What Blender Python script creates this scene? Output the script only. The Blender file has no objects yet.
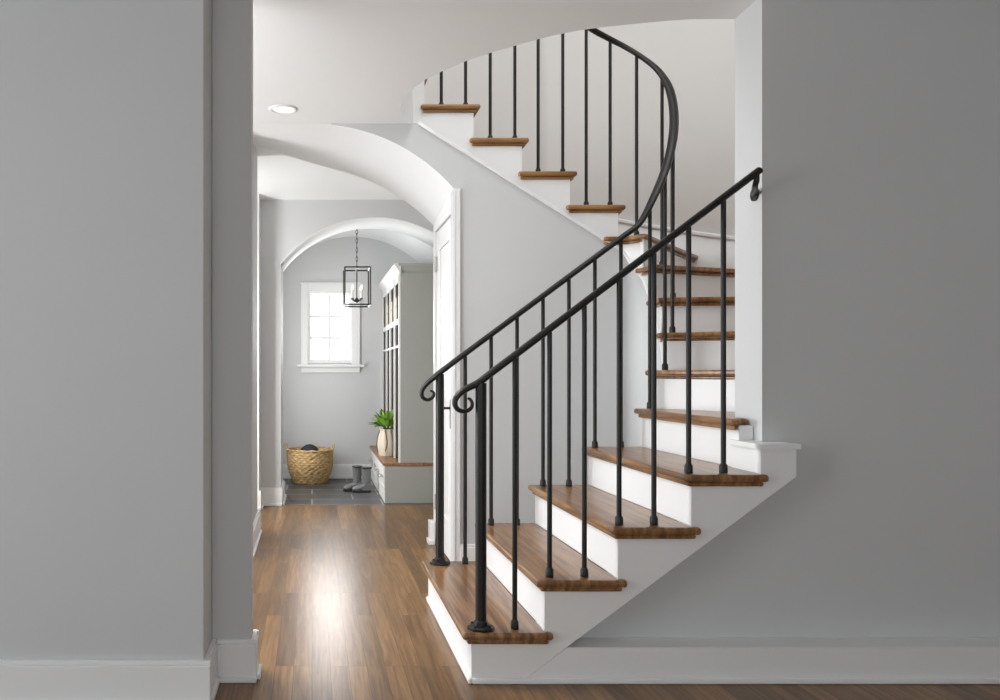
import bpy, bmesh, math, random
from mathutils import Vector, Matrix
random.seed(7)
PI = math.pi
sc = bpy.context.scene
COL = sc.collection

# ---------------------------------------------------------------- camera
F, VX, HY, H = 820.0, 312.0, 373.0, 1.126      # focal length (px), vanishing point (px), eye height (m)
cam_d = bpy.data.cameras.new('camera')
cam = bpy.data.objects.new('camera', cam_d)
COL.objects.link(cam)
cam.location = (0, 0, H)
cam.rotation_euler = (PI / 2, 0, 0)
cam_d.sensor_fit = 'HORIZONTAL'
cam_d.sensor_width = 36
cam_d.lens = F / 1000 * 36
cam_d.shift_x = (500 - VX) / 1000
cam_d.shift_y = (HY - 350) / 1000
cam_d.clip_start = 0.05
sc.camera = cam

# ---------------------------------------------------------------- materials
def mat(name, color, rough=0.5, metal=0.0, spec=0.5):
    m = bpy.data.materials.new(name)
    m.use_nodes = True
    b = m.node_tree.nodes['Principled BSDF']
    b.inputs['Base Color'].default_value = (*color, 1)
    b.inputs['Roughness'].default_value = rough
    b.inputs['Metallic'].default_value = metal
    b.inputs['Specular IOR Level'].default_value = spec
    return m

def nodes(m):
    nt = m.node_tree
    return nt, nt.nodes, nt.links, nt.nodes['Principled BSDF']

def add_mottle(m, scale=6, amount=0.04, bump=0.0, bscale=250):
    """slight paint unevenness"""
    nt, N, L, b = nodes(m)
    tc = N.new('ShaderNodeTexCoord')
    nz = N.new('ShaderNodeTexNoise'); nz.inputs['Scale'].default_value = scale
    L.new(tc.outputs['Object'], nz.inputs['Vector'])
    c = b.inputs['Base Color'].default_value
    mx = N.new('ShaderNodeMix'); mx.data_type = 'RGBA'
    mx.inputs['A'].default_value = (c[0]*(1-amount), c[1]*(1-amount), c[2]*(1-amount), 1)
    mx.inputs['B'].default_value = (min(1, c[0]*(1+amount)), min(1, c[1]*(1+amount)), min(1, c[2]*(1+amount)), 1)
    L.new(nz.outputs['Fac'], mx.inputs['Factor'])
    L.new(mx.outputs['Result'], b.inputs['Base Color'])
    if bump:
        n2 = N.new('ShaderNodeTexNoise'); n2.inputs['Scale'].default_value = bscale
        L.new(tc.outputs['Object'], n2.inputs['Vector'])
        bp = N.new('ShaderNodeBump'); bp.inputs['Strength'].default_value = bump; bp.inputs['Distance'].default_value = 0.002
        L.new(n2.outputs['Fac'], bp.inputs['Height'])
        L.new(bp.outputs['Normal'], b.inputs['Normal'])
    return m

M = {}
M['wall'] = add_mottle(mat('grey wall paint', (0.595, 0.60, 0.602), 0.65, spec=0.3), 3, 0.015, 0.05)
M['upper'] = add_mottle(mat('pale wall paint', (0.755, 0.741, 0.722), 0.65, spec=0.3), 3, 0.015)
M['white'] = add_mottle(mat('white trim paint', (0.81, 0.81, 0.806), 0.38, spec=0.4), 4, 0.01)
M['ceil'] = add_mottle(mat('white ceiling paint', (0.845, 0.86, 0.865), 0.8, spec=0.2), 3, 0.01)
M['iron'] = add_mottle(mat('wrought iron', (0.013, 0.0118, 0.011), 0.40, 0.1, 0.4), 60, 0.25, 0.15, 120)
M['bronze'] = mat('dark bronze', (0.045, 0.04, 0.036), 0.4, 0.5)
M['nickel'] = mat('brushed nickel', (0.55, 0.54, 0.52), 0.3, 0.9)
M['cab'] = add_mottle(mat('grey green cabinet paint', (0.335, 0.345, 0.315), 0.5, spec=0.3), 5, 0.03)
M['cablit'] = add_mottle(mat('lit cabinet face paint', (0.70, 0.69, 0.67), 0.5, spec=0.3), 5, 0.02)  # cabinet paint lightened for the faces that catch light from the left
M['cabshade'] = mat('shaded cabinet interior', (0.16, 0.15, 0.14), 0.6)  # shade of the open locker bays, put into the colour
M['bin'] = add_mottle(mat('cream canvas', (0.72, 0.60, 0.47), 0.8), 30, 0.08)
M['rubber'] = mat('grey rubber', (0.15, 0.153, 0.153), 0.25)
M['sole'] = mat('black rubber', (0.014, 0.014, 0.015), 0.45)
M['ball'] = mat('dark wool', (0.022, 0.022, 0.032), 0.8)
M['candle'] = mat('candle sleeve', (0.8, 0.77, 0.7), 0.5)
M['leaf'] = add_mottle(mat('green leaf', (0.15, 0.30, 0.03), 0.42), 25, 0.5)
M['stem'] = mat('green stem', (0.10, 0.18, 0.03), 0.5)
M['soil'] = mat('potting soil', (0.03, 0.022, 0.015), 0.9)
M['strap'] = mat('brown cord', (0.12, 0.07, 0.035), 0.7)
M['screw'] = mat('steel hinge', (0.40, 0.39, 0.38), 0.4, 0.7)

def wood(name, base, dark, light, coord_swap, plank_w=None, plank_l=1.1, rough=0.3, bump=0.1, grain=1.0, coat=0.0):
    """procedural oak; coord_swap maps object space so that the grain runs along +x of the texture"""
    m = mat(name, base, rough)
    nt, N, L, b = nodes(m)
    b.inputs['Specular IOR Level'].default_value = 0.38
    tc = N.new('ShaderNodeTexCoord')
    sep = N.new('ShaderNodeSeparateXYZ'); L.new(tc.outputs['Object'], sep.inputs[0])
    cmb = N.new('ShaderNodeCombineXYZ')
    for i, k in enumerate(coord_swap):
        L.new(sep.outputs[k], cmb.inputs[i])
    vec = cmb.outputs[0]
    grp = None
    if plank_w:
        br = N.new('ShaderNodeTexBrick')
        br.inputs['Scale'].default_value = 1.0
        br.inputs['Brick Width'].default_value = plank_l
        br.inputs['Row Height'].default_value = plank_w
        br.inputs['Mortar Size'].default_value = 0.0011
        br.inputs['Mortar Smooth'].default_value = 0.3
        br.inputs['Bias'].default_value = 0.0
        br.offset = 0.37
        br.offset_frequency = 3
        br.inputs['Color1'].default_value = (0, 0, 0, 1)
        br.inputs['Color2'].default_value = (1, 1, 1, 1)
        br.inputs['Mortar'].default_value = (0.5, 0.5, 0.5, 1)
        L.new(vec, br.inputs['Vector'])
        grp = br
    # long grain
    mp = N.new('ShaderNodeMapping'); mp.inputs['Scale'].default_value = (2.2, 38, 10)
    if grp:
        ad = N.new('ShaderNodeVectorMath'); ad.operation = 'MULTIPLY_ADD'
        ad.inputs[1].default_value = (7.3, 3.1, 5.7)
        L.new(grp.outputs['Color'], ad.inputs[0]); L.new(vec, ad.inputs[2])
        L.new(ad.outputs[0], mp.inputs['Vector'])
    else:
        L.new(vec, mp.inputs['Vector'])
    n1 = N.new('ShaderNodeTexNoise'); n1.inputs['Scale'].default_value = 1.3; n1.inputs['Detail'].default_value = 6; n1.inputs['Distortion'].default_value = 0.7
    L.new(mp.outputs[0], n1.inputs['Vector'])
    rmp = N.new('ShaderNodeValToRGB')
    rmp.color_ramp.elements[0].position = 0.36; rmp.color_ramp.elements[0].color = (*dark, 1)
    rmp.color_ramp.elements[1].position = 0.66; rmp.color_ramp.elements[1].color = (*light, 1)
    e = rmp.color_ramp.elements.new(0.5); e.color = (*base, 1)
    L.new(n1.outputs['Fac'], rmp.inputs[0])
    out = rmp.outputs[0]
    if grp:
        hs = N.new('ShaderNodeMapRange'); hs.inputs['To Min'].default_value = 0.66; hs.inputs['To Max'].default_value = 1.34
        L.new(grp.outputs['Color'], hs.inputs['Value'])
        mu = N.new('ShaderNodeMix'); mu.data_type = 'RGBA'; mu.blend_type = 'MULTIPLY'; mu.inputs['Factor'].default_value = 1
        L.new(out, mu.inputs['A']); L.new(hs.outputs[0], mu.inputs['B'])
        mo = N.new('ShaderNodeMix'); mo.data_type = 'RGBA'
        L.new(grp.outputs['Fac'], mo.inputs['Factor'])
        L.new(mu.outputs['Result'], mo.inputs['A']); mo.inputs['B'].default_value = (dark[0]*.45, dark[1]*.45, dark[2]*.45, 1)
        out = mo.outputs['Result']
    L.new(out, b.inputs['Base Color'])
    # gentle waviness of the finish + grain relief
    n2 = N.new('ShaderNodeTexNoise'); n2.inputs['Scale'].default_value = 1.0; n2.inputs['Detail'].default_value = 2
    mp2 = N.new('ShaderNodeMapping'); mp2.inputs['Scale'].default_value = (9, 14, 9)
    L.new(vec, mp2.inputs['Vector']); L.new(mp2.outputs[0], n2.inputs['Vector'])
    bp = N.new('ShaderNodeBump'); bp.inputs['Strength'].default_value = bump; bp.inputs['Distance'].default_value = 0.004
    L.new(n2.outputs['Fac'], bp.inputs['Height'])
    bp2 = N.new('ShaderNodeBump'); bp2.inputs['Strength'].default_value = 0.06 * grain; bp2.inputs['Distance'].default_value = 0.001
    L.new(n1.outputs['Fac'], bp2.inputs['Height']); L.new(bp.outputs['Normal'], bp2.inputs['Normal'])
    L.new(bp2.outputs['Normal'], b.inputs['Normal'])
    b.inputs['Coat Weight'].default_value = coat
    b.inputs['Coat Roughness'].default_value = 0.12
    return m

M['floor'] = wood('oak floor', (0.198, 0.096, 0.030), (0.140, 0.064, 0.019), (0.258, 0.136, 0.048), ('Y', 'X', 'Z'), 0.070, 1.05, 0.28, 0.14, coat=0.0)
M['tread'] = wood('stained oak tread', (0.235, 0.112, 0.040), (0.14, 0.062, 0.021), (0.33, 0.17, 0.066), ('Y', 'X', 'Z'), None, 1, 0.30, 0.05, coat=0.2)
M['treadx'] = wood('stained oak tread edge', (0.265, 0.128, 0.040), (0.16, 0.072, 0.021), (0.36, 0.19, 0.068), ('X', 'Y', 'Z'), None, 1, 0.30, 0.05, coat=0.2)
M['bench'] = wood('bench oak', (0.25, 0.12, 0.05), (0.16, 0.07, 0.028), (0.33, 0.17, 0.08), ('Y', 'X', 'Z'), None, 1, 0.32, 0.05)

def tile_mat():
    m = mat('slate tile', (0.05, 0.05, 0.053), 0.42)
    nt, N, L, b = nodes(m)
    tc = N.new('ShaderNodeTexCoord')
    br = N.new('ShaderNodeTexBrick')
    br.inputs['Scale'].default_value = 1; br.inputs['Brick Width'].default_value = 0.61; br.inputs['Row Height'].default_value = 0.305
    br.inputs['Mortar Size'].default_value = 0.005; br.inputs['Mortar Smooth'].default_value = 0.2
    br.offset = 0.4
    br.inputs['Color1'].default_value = (0.038, 0.038, 0.042, 1); br.inputs['Color2'].default_value = (0.085, 0.083, 0.083, 1)
    br.inputs['Mortar'].default_value = (0.45, 0.42, 0.39, 1)
    L.new(tc.outputs['Object'], br.inputs['Vector'])
    nz = N.new('ShaderNodeTexNoise'); nz.inputs['Scale'].default_value = 9; nz.inputs['Detail'].default_value = 5
    L.new(tc.outputs['Object'], nz.inputs['Vector'])
    mr = N.new('ShaderNodeMapRange'); mr.inputs['To Min'].default_value = 0.6; mr.inputs['To Max'].default_value = 1.4
    L.new(nz.outputs['Fac'], mr.inputs['Value'])
    mu = N.new('ShaderNodeMix'); mu.data_type = 'RGBA'; mu.blend_type = 'MULTIPLY'; mu.inputs['Factor'].default_value = 1
    L.new(br.outputs['Color'], mu.inputs['A']); L.new(mr.outputs[0], mu.inputs['B'])
    L.new(mu.outputs['Result'], b.inputs['Base Color'])
    bp = N.new('ShaderNodeBump'); bp.inputs['Strength'].default_value = 0.2; bp.inputs['Distance'].default_value = 0.003
    L.new(nz.outputs['Fac'], bp.inputs['Height']); L.new(bp.outputs['Normal'], b.inputs['Normal'])
    return m
M['tile'] = tile_mat()

def wicker_mat():
    m = mat('woven seagrass', (0.33, 0.19, 0.075), 0.7)
    nt, N, L, b = nodes(m)
    tc = N.new('ShaderNodeTexCoord')
    nz = N.new('ShaderNodeTexNoise'); nz.inputs['Scale'].default_value = 28; nz.inputs['Detail'].default_value = 4
    mp = N.new('ShaderNodeMapping'); mp.inputs['Scale'].default_value = (1, 1, 3.5)
    L.new(tc.outputs['Object'], mp.inputs['Vector']); L.new(mp.outputs[0], nz.inputs['Vector'])
    r = N.new('ShaderNodeValToRGB')
    r.color_ramp.elements[0].position = 0.3; r.color_ramp.elements[0].color = (0.26, 0.14, 0.05, 1)
    r.color_ramp.elements[1].position = 0.68; r.color_ramp.elements[1].color = (0.72, 0.50, 0.24, 1)
    L.new(nz.outputs['Fac'], r.inputs[0]); L.new(r.outputs[0], b.inputs['Base Color'])
    return m
M['wicker'] = wicker_mat()

def glass_mat():
    m = bpy.data.materials.new('window glass'); m.use_nodes = True
    nt = m.node_tree; N = nt.nodes; L = nt.links
    N.clear()
    o = N.new('ShaderNodeOutputMaterial'); t = N.new('ShaderNodeBsdfTransparent'); g = N.new('ShaderNodeBsdfGlossy')
    g.inputs['Roughness'].default_value = 0.02
    f = N.new('ShaderNodeFresnel'); f.inputs['IOR'].default_value = 1.45
    mx = N.new('ShaderNodeMixShader')
    L.new(f.outputs[0], mx.inputs[0]); L.new(t.outputs[0], mx.inputs[1]); L.new(g.outputs[0], mx.inputs[2])
    L.new(mx.outputs[0], o.inputs[0])
    return m
M['glass'] = glass_mat()

def lamp_mat(name, col, strength):
    m = mat(name, (0.9, 0.9, 0.88), 0.4)
    b = m.node_tree.nodes['Principled BSDF']
    b.inputs['Emission Color'].default_value = (*col, 1); b.inputs['Emission Strength'].default_value = strength
    return m
M['bulb'] = lamp_mat('lit bulb', (1, 0.9, 0.75), 0.8)
M['can'] = lamp_mat('downlight lens', (1, 0.97, 0.93), 0.9)

# ---------------------------------------------------------------- mesh builder
class MB:
    def __init__(self):
        self.v = []; self.f = []
    def add(self, vs, fs):
        b = len(self.v)
        self.v += [tuple(p) for p in vs]
        self.f += [tuple(b + i for i in f) for f in fs]
        return self
    def box(self, x0, x1, y0, y1, z0, z1):
        return self.add([(x0,y0,z0),(x1,y0,z0),(x1,y1,z0),(x0,y1,z0),(x0,y0,z1),(x1,y0,z1),(x1,y1,z1),(x0,y1,z1)],
                        [(0,3,2,1),(4,5,6,7),(0,1,5,4),(1,2,6,5),(2,3,7,6),(3,0,4,7)])
    def prism(self, poly, a0, a1, axis='z'):
        """polygon extruded: axis z: poly (x,y); axis y: poly (x,z); axis x: poly (y,z)"""
        n = len(poly)
        def P(p, a):
            return (p[0], p[1], a) if axis == 'z' else ((p[0], a, p[1]) if axis == 'y' else (a, p[0], p[1]))
        vs = [P(p, a0) for p in poly] + [P(p, a1) for p in poly]
        fs = [tuple(range(n - 1, -1, -1)), tuple(range(n, 2 * n))]
        fs += [(i, (i + 1) % n, n + (i + 1) % n, n + i) for i in range(n)]
        return self.add(vs, fs)
    def tube(self, pts, r, n=10, closed=False, sy=1.0, caps=True, level=False):
        pts = [Vector(p) for p in pts]
        m = len(pts)
        rs = r if isinstance(r, (list, tuple)) else [r] * m
        tans = []
        for i in range(m):
            a = pts[(i - 1) % m] if (closed or i > 0) else pts[i]
            b = pts[(i + 1) % m] if (closed or i < m - 1) else pts[i]
            tans.append((b - a).normalized())
        up = Vector((0, 0, 1)) if abs(tans[0].z) < 0.9 else Vector((0, 1, 0))
        nrm = tans[0].cross(up).normalized()
        vs = []
        for i in range(m):
            t = tans[i]
            if level:
                c_ = t.cross(Vector((0, 0, 1)))
                if c_.length > 0.05:
                    c_.normalize(); nrm = c_ if c_.dot(nrm) >= 0 else -c_
            nrm = (nrm - t * nrm.dot(t)).normalized()
            bn = t.cross(nrm)
            for k in range(n):
                a = 2 * PI * k / n
                vs.append(pts[i] + (nrm * math.cos(a) + bn * math.sin(a) * sy) * rs[i])
        fs = []
        for i in range(m if closed else m - 1):
            j = (i + 1) % m
            for k in range(n):
                k2 = (k + 1) % n
                fs.append((i*n+k, i*n+k2, j*n+k2, j*n+k))
        if caps and not closed:
            fs.append(tuple(range(n - 1, -1, -1))); fs.append(tuple((m-1)*n + k for k in range(n)))
        return self.add(vs, fs)
    def lathe(self, prof, cx, cy, n=24, z0=0.0, sx=1.0, sy=1.0, caps=True):
        vs = []
        for r, z in prof:
            for k in range(n):
                a = 2 * PI * k / n
                vs.append((cx + r * sx * math.cos(a), cy + r * sy * math.sin(a), z0 + z))
        fs = []
        for i in range(len(prof) - 1):
            for k in range(n):
                k2 = (k + 1) % n
                fs.append((i*n+k, i*n+k2, (i+1)*n+k2, (i+1)*n+k))
        if caps:
            fs.append(tuple(range(n - 1, -1, -1))); fs.append(tuple((len(prof)-1)*n + k for k in range(n)))
        return self.add(vs, fs)
    def loft(self, rings, caps=True):
        n = len(rings[0]); vs = [p for r in rings for p in r]; fs = []
        for i in range(len(rings) - 1):
            for k in range(n):
                k2 = (k + 1) % n
                fs.append((i*n+k, i*n+k2, (i+1)*n+k2, (i+1)*n+k))
        if caps:
            fs.append(tuple(range(n - 1, -1, -1))); fs.append(tuple((len(rings)-1)*n + k for k in range(n)))
        return self.add(vs, fs)
    def strip(self, low, high):
        """quad strip between two equally long point rows"""
        n = len(low)
        return self.add(list(low) + list(high), [(i, i+1, n+i+1, n+i) for i in range(n - 1)])
    def build(self, name, m, parent=None, bevel=0.0, smooth=False, solid=0.0, seg=2, auto=None, subsurf=0, clamp=True):
        me = bpy.data.meshes.new(name)
        origin = Vector((0, 0, 0))
        if parent is not None:
            origin = parent_world(parent)
        me.from_pydata([tuple(Vector(p) - origin) for p in self.v], [], self.f)
        bm = bmesh.new(); bm.from_mesh(me)
        bmesh.ops.recalc_face_normals(bm, faces=bm.faces[:])
        bm.to_mesh(me); bm.free()
        me.materials.append(m)
        o = bpy.data.objects.new(name, me)
        COL.objects.link(o)
        if parent is not None:
            o.parent = parent
        if smooth:
            for p in me.polygons: p.use_smooth = True
            if auto:
                try:
                    me.set_sharp_from_angle(angle=math.radians(auto))
                except Exception:
                    pass
        if solid:
            s = o.modifiers.new('thickness', 'SOLIDIFY'); s.thickness = solid; s.offset = 0
        if bevel:
            b = o.modifiers.new('bevel', 'BEVEL'); b.width = bevel; b.segments = seg; b.limit_method = 'ANGLE'; b.angle_limit = math.radians(40); b.use_clamp_overlap = clamp
        if subsurf:
            b = o.modifiers.new('sub', 'SUBSURF'); b.levels = subsurf; b.render_levels = subsurf
        return o

def parent_world(p):
    w = Vector((0, 0, 0))
    while p is not None:
        w = w + p.location
        p = p.parent
    return w

def tag(o, label, cat, group=None):
    o['label'] = label; o['category'] = cat
    if group: o['group'] = group
    return o
def thing(name, loc, label, cat, group=None):
    o = bpy.data.objects.new(name, None); COL.objects.link(o); o.location = loc; o.empty_display_size = 0.1
    return tag(o, label, cat, group)
def struct(o):
    o['kind'] = 'structure'
    return o

def catmull(pts, sub=10, close=False):
    P = [Vector(p) for p in pts]; out = []
    n = len(P)
    for i in range(n - 1):
        p0 = P[i-1] if i > 0 else P[i] * 2 - P[i+1]
        p1, p2 = P[i], P[i+1]
        p3 = P[i+2] if i + 2 < n else P[i+1] * 2 - P[i]
        for k in range(sub):
            t = k / sub
            out.append(0.5 * ((2*p1) + (-p0+p2)*t + (2*p0-5*p1+4*p2-p3)*t*t + (-p0+3*p1-3*p2+p3)*t*t*t))
    out.append(P[-1])
    return out

# ---------------------------------------------------------------- key dimensions
RISE = 0.19
CZ = 2.546            # ceiling
UF = 2.85             # upper floor level
YS = 2.975            # face of the stair side (string)
YW = 3.09             # face of the wall right of the stair
YW2 = 3.288           # back of that wall
YI = 4.06             # well side of the lower flight
YU = 4.67             # well side of the upper flight and the wall under it
YB = 5.77             # wall behind the upper flight
XJ = 1.696            # jamb of the wall right of the stair
XD = 0.806            # jamb of the arched passage

# ---------------------------------------------------------------- floor, ceilings
f = MB(); f.box(-3.5, 3.6, -2.6, 6.98, -0.12, 0.0)
struct(f.build('floor', M['floor']))
f = MB(); f.box(-1.9, 1.6, 6.98, 8.95, -0.12, 0.0)
struct(f.build('floor_mudroom', M['tile']))

hole = [(3.1,3.29),(1.70,3.29),(1.48,3.30),(1.33,3.33),(1.136,3.388),(1.05,3.43),(.965,3.486),(.792,3.638),(.70,3.734),(.612,3.86),(.548,3.97),(.492,4.14),(.475,4.34),(.50,4.51),(.575,4.67)]
hole = [tuple(p) for p in catmull([(*p, 0) for p in hole], 5)]
hole = [(p[0], p[1]) for p in hole]
cp = [(-3.6,-2.7),(3.7,-2.7),(3.7,3.29)] + hole + [(-0.4,4.67),(-0.4,5.8),(-3.6,5.8)]
c = MB(); c.prism(cp, CZ, UF - 0.02, 'z')
struct(c.build('ceiling', M['ceil']))
c = MB(); c.prism([(5.45,2.665),(5.9,2.655),(5.9,2.83),(5.45,2.83)], -1.9, 0.60, 'x'); c.prism([(5.89,2.655),(6.97,2.598),(6.97,2.83),(5.89,2.83)], -1.9, 1.6, 'x')
struct(c.build('ceiling_hall', M['ceil']))

# ---------------------------------------------------------------- near-left wall and pier
def baseboard(mb, x0, x1, y0, y1, h=0.15, z0=0.0, shoe=0.02):
    mb.box(x0, x1, y0, y1, z0, z0 + h)
    return mb
w = MB(); w.box(-3.5, -0.368, 2.79, 3.05, 0, CZ)
struct(w.build('wall_front_left', M['wall'], bevel=0.004))
w = MB(); w.box(-0.368, -0.2225, 3.01, 3.10, 0, CZ)
struct(w.build('wall_pier', M['wall'], bevel=0.004))

def base_L(name, boxes, m='white'):
    """boxes: list of (x0,x1,y0,y1) footprint pieces of a baseboard; a cap lip and a shoe ride on each"""
    b = MB()
    for (x0, x1, y0, y1, nx, ny) in boxes:
        b.box(x0, x1, y0, y1, 0, 0.135)
        b.box(x0 + 0.006*max(0,-nx)*1, x1 - 0.006*max(0,nx), y0 + 0.006*max(0,-ny), y1 - 0.006*max(0,ny), 0.135, 0.152)
        b.box(x0 - 0.012*max(0,-nx), x1 + 0.012*max(0,nx), y0 - 0.012*max(0,-ny), y1 + 0.012*max(0,ny), 0, 0.02)
    return struct(b.build(name, M[m], bevel=0.003))
base_L('baseboard_front_left', [(-3.5,-0.343,2.768,2.79,0,-1), (-0.368,-0.346,2.79,3.01,1,0)])
base_L('baseboard_pier', [(-0.346,-0.202,2.988,3.01,0,-1), (-0.2225,-0.202,3.01,3.12,1,0), (-0.36,-0.202,3.10,3.12,0,1)])

# left wall of the passage, alcove and hall
w = MB(); w.box(-0.56, -0.385, 4.99, 5.79, 0, 2.66)
struct(w.build('wall_passage_left', M['wall']))
base_L('baseboard_passage_left', [(-0.385,-0.365,4.99,5.79,1,0), (-0.56,-0.365,5.79,5.81,0,1), (-0.56,-0.365,4.97,4.99,0,-1)])
w = MB(); w.box(-0.60, -0.437, 6.77, 6.97, 0, 2.63)
struct(w.build('trim_hall', M['white'], bevel=0.006))
base_L('baseboard_hall', [(-0.60,-0.42,6.75,6.77,0,-1), (-0.437,-0.418,6.77,6.95,1,0), (-0.437,-0.252,6.95,6.97,0,-1), (-0.265,-0.245,6.97,7.5,1,0)])

# ---------------------------------------------------------------- arch into the mudroom
XA, ZA, RA = 0.535, H + 1.325 - 1.011, 1.011
def arch2(x): return ZA + math.sqrt(max(0, RA*RA - (x - XA)**2))
xl, xr = -0.265, 1.335
pts = [(xl + (xr - xl) * i / 40) for i in range(41)]
poly = [(-1.9, 0), (xl, 0)] + [(x, arch2(x)) for x in pts] + [(xr, 0), (1.6, 0), (1.6, 2.85), (-1.9, 2.85)]
w = MB(); w.prism(poly, 6.97, 7.5, 'y')
struct(w.build('wall_mudroom_arch', M['wall']))
# plaster lining of the arch (white painted soffit)
w = MB()
n = len(pts)
lo = [(x, 6.965, arch2(x) - 0.002) for x in pts]; hi = [(x, 7.502, arch2(x) - 0.002) for x in pts]
w.strip(lo, hi)
struct(w.build('trim_mudroom_arch', M['ceil'], smooth=True, solid=0.004))

# mudroom shell: vault, side walls, window wall
XV, RV = 0.44, 1.02; ZV = H + 1.455 - RV
def vault(x): return ZV + math.sqrt(max(0, RV*RV - (x - XV)**2))
vx = [-0.46 + 1.82 * i / 40 for i in range(41)]
poly = [(x, vault(x)) for x in vx] + [(1.36, 2.9), (-0.46, 2.9)]
w = MB(); w.prism(poly, 7.5, 8.77, 'y')
struct(w.build('ceiling_mudroom', M['ceil']))
w = MB(); w.box(-0.6, -0.46, 7.5, 8.77, 0, 2.9)
struct(w.build('wall_mudroom_left', M['wall']))
w = MB(); w.box(1.36, 1.6, 7.5, 8.77, 0, 2.9)
struct(w.build('wall_mudroom_right', M['wall']))
WX0, WX1, WZ0, WZ1 = -0.055, 0.435, 1.235, 2.005   # window hole
w = MB()
w.box(-0.6, WX0, 8.77, 8.93, 0, 2.9); w.box(WX1, 1.6, 8.77, 8.93, 0, 2.9)
w.box(WX0, WX1, 8.77, 8.93, 0, WZ0); w.box(WX0, WX1, 8.77, 8.93, WZ1, 2.9)
struct(w.build('wall_mudroom_back', M['wall']))
base_L('baseboard_mudroom', [(-0.46,0.64,8.75,8.77,0,-1), (-0.46,-0.44,7.5,8.75,1,0)])

# window_1
win = bpy.data.objects.new('window_1', None); COL.objects.link(win); win.location = (0.19, 8.77, WZ0); struct(win)
b = MB()   # frame lining the hole
b.box(WX0, WX0+0.03, 8.765, 8.92, WZ0, WZ1); b.box(WX1-0.03, WX1, 8.765, 8.92, WZ0, WZ1)
b.box(WX0+0.03, WX1-0.03, 8.765, 8.92, WZ1-0.03, WZ1); b.box(WX0+0.03, WX1-0.03, 8.765, 8.92, WZ0, WZ0+0.02)
b.build('window_frame', M['white'], win)
b = MB()   # casing
b.box(-0.118, WX0+0.012, 8.745, 8.77, WZ0-0.02, WZ1+0.07); b.box(WX1-0.012, 0.512, 8.745, 8.77, WZ0-0.02, WZ1+0.07)
b.box(WX0+0.012, WX1-0.012, 8.745, 8.77, WZ1-0.012, WZ1+0.07); b.box(-0.128, 0.522, 8.74, 8.77, WZ1+0.07, WZ1+0.088)
b.build('casing', M['white'], win, bevel=0.004)
b = MB()
b.box(-0.16, 0.556, 8.70, 8.80, WZ0-0.045, WZ0-0.018)
b.build('window_sill', M['white'], win, bevel=0.006)
b = MB(); b.box(-0.118, 0.512, 8.748, 8.77, WZ0-0.105, WZ0-0.045)
b.build('apron', M['white'], win, bevel=0.004)
sx0, sx1, sz0, sz1 = -0.014, 0.391, 1.272, 1.965
b = MB()
b.box(WX0+0.03, sx0, 8.83, 8.87, WZ0+0.02, WZ1-0.03); b.box(sx1, WX1-0.03, 8.83, 8.87, WZ0+0.02, WZ1-0.03)
b.box(sx0, sx1, 8.83, 8.87, WZ0+0.02, sz0); b.box(sx0, sx1, 8.83, 8.87, sz1, WZ1-0.03)
mxm = (sx0 + sx1) / 2
b.box(mxm-0.014, mxm+0.014, 8.835, 8.865, sz0, sz1)
for q in (1, 2):
    zz = sz0 + (sz1 - sz0) * q / 3
    b.box(sx0, mxm-0.014, 8.835, 8.865, zz-0.014, zz+0.014); b.box(mxm+0.014, sx1, 8.835, 8.865, zz-0.014, zz+0.014)
b.build('sash', M['white'], win)
b = MB(); b.box(sx0, sx1, 8.849, 8.852, sz0, sz1)
b.build('pane', M['glass'], win)

# hall side walls (lateral ends of the alcove and right side)
w = MB(); w.box(-2.05, -1.9, 5.6, 6.97, 0, 2.85)
struct(w.build('wall_alcove_left', M['wall']))
w = MB(); w.box(-1.9, -0.56, 5.65, 5.79, 0, 2.85)
struct(w.build('wall_alcove_front', M['wall']))
w = MB(); w.box(1.45, 1.6, 5.9, 6.97, 0, 2.6)
struct(w.build('wall_hall_right', M['wall']))
w = MB(); w.box(XD+0.145, 1.44, 5.5, 5.76, 0, 2.05)
struct(w.build('wall_hall_return', M['wall']))

# ---------------------------------------------------------------- wide arch of the passage
def near_z(x): return 1.48 + math.sqrt(1.066**2 - x*x) if x > 0 else CZ
FARPTS = [(-0.6,2.655),(-.387,2.64),(-.173,2.574),(.066,2.502),(.279,2.444),(.432,2.383),(.585,2.292),(.70,2.21),(.79,2.126),(XD,2.108)]
def far_z(x):
    for (a, za), (b_, zb) in zip(FARPTS, FARPTS[1:]):
        if a <= x <= b_:
            return za + (zb - za) * (x - a) / (b_ - a)
    return FARPTS[-1][1]
ax = [-0.40 + (XD + 0.40) * i / 48 for i in range(49)]
fz = [far_z(x) for x in ax]
for _ in range(3):
    fz = [fz[0]] + [(fz[i-1] + 2*fz[i] + fz[i+1]) / 4 for i in range(1, 48)] + [fz[-1]]
rings = []
a_low = [(x, 4.671, near_z(x)) for x in ax]; b_low = [(x, 5.45, z) for x, z in zip(ax, fz)]
a_hi = [(x, 4.74, 2.82 if x < 0.62 else 2.56) for x in ax]; b_hi = [(x, 5.45, 2.82 if x < 0.62 else 2.56) for x in ax]
w = MB()
mid = []
NS = 6
rows = [[tuple(Vector(p).lerp(Vector(q), k / NS)) for p, q in zip(a_low, b_low)] for k in range(NS + 1)]
for r0, r1 in zip(rows, rows[1:]): w.strip(r0, r1)
w.strip(b_low, b_hi); w.strip(b_hi, a_hi); w.strip(a_hi, a_low)
o = w.build('ceiling_passage_arch', M['ceil'], smooth=True, auto=35)
struct(o)

# trim line of the upper string (z of its lower edge along x on the wall plane)
def trim_z(x): return 1.836 + (1.745 - x) * 0.627
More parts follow.
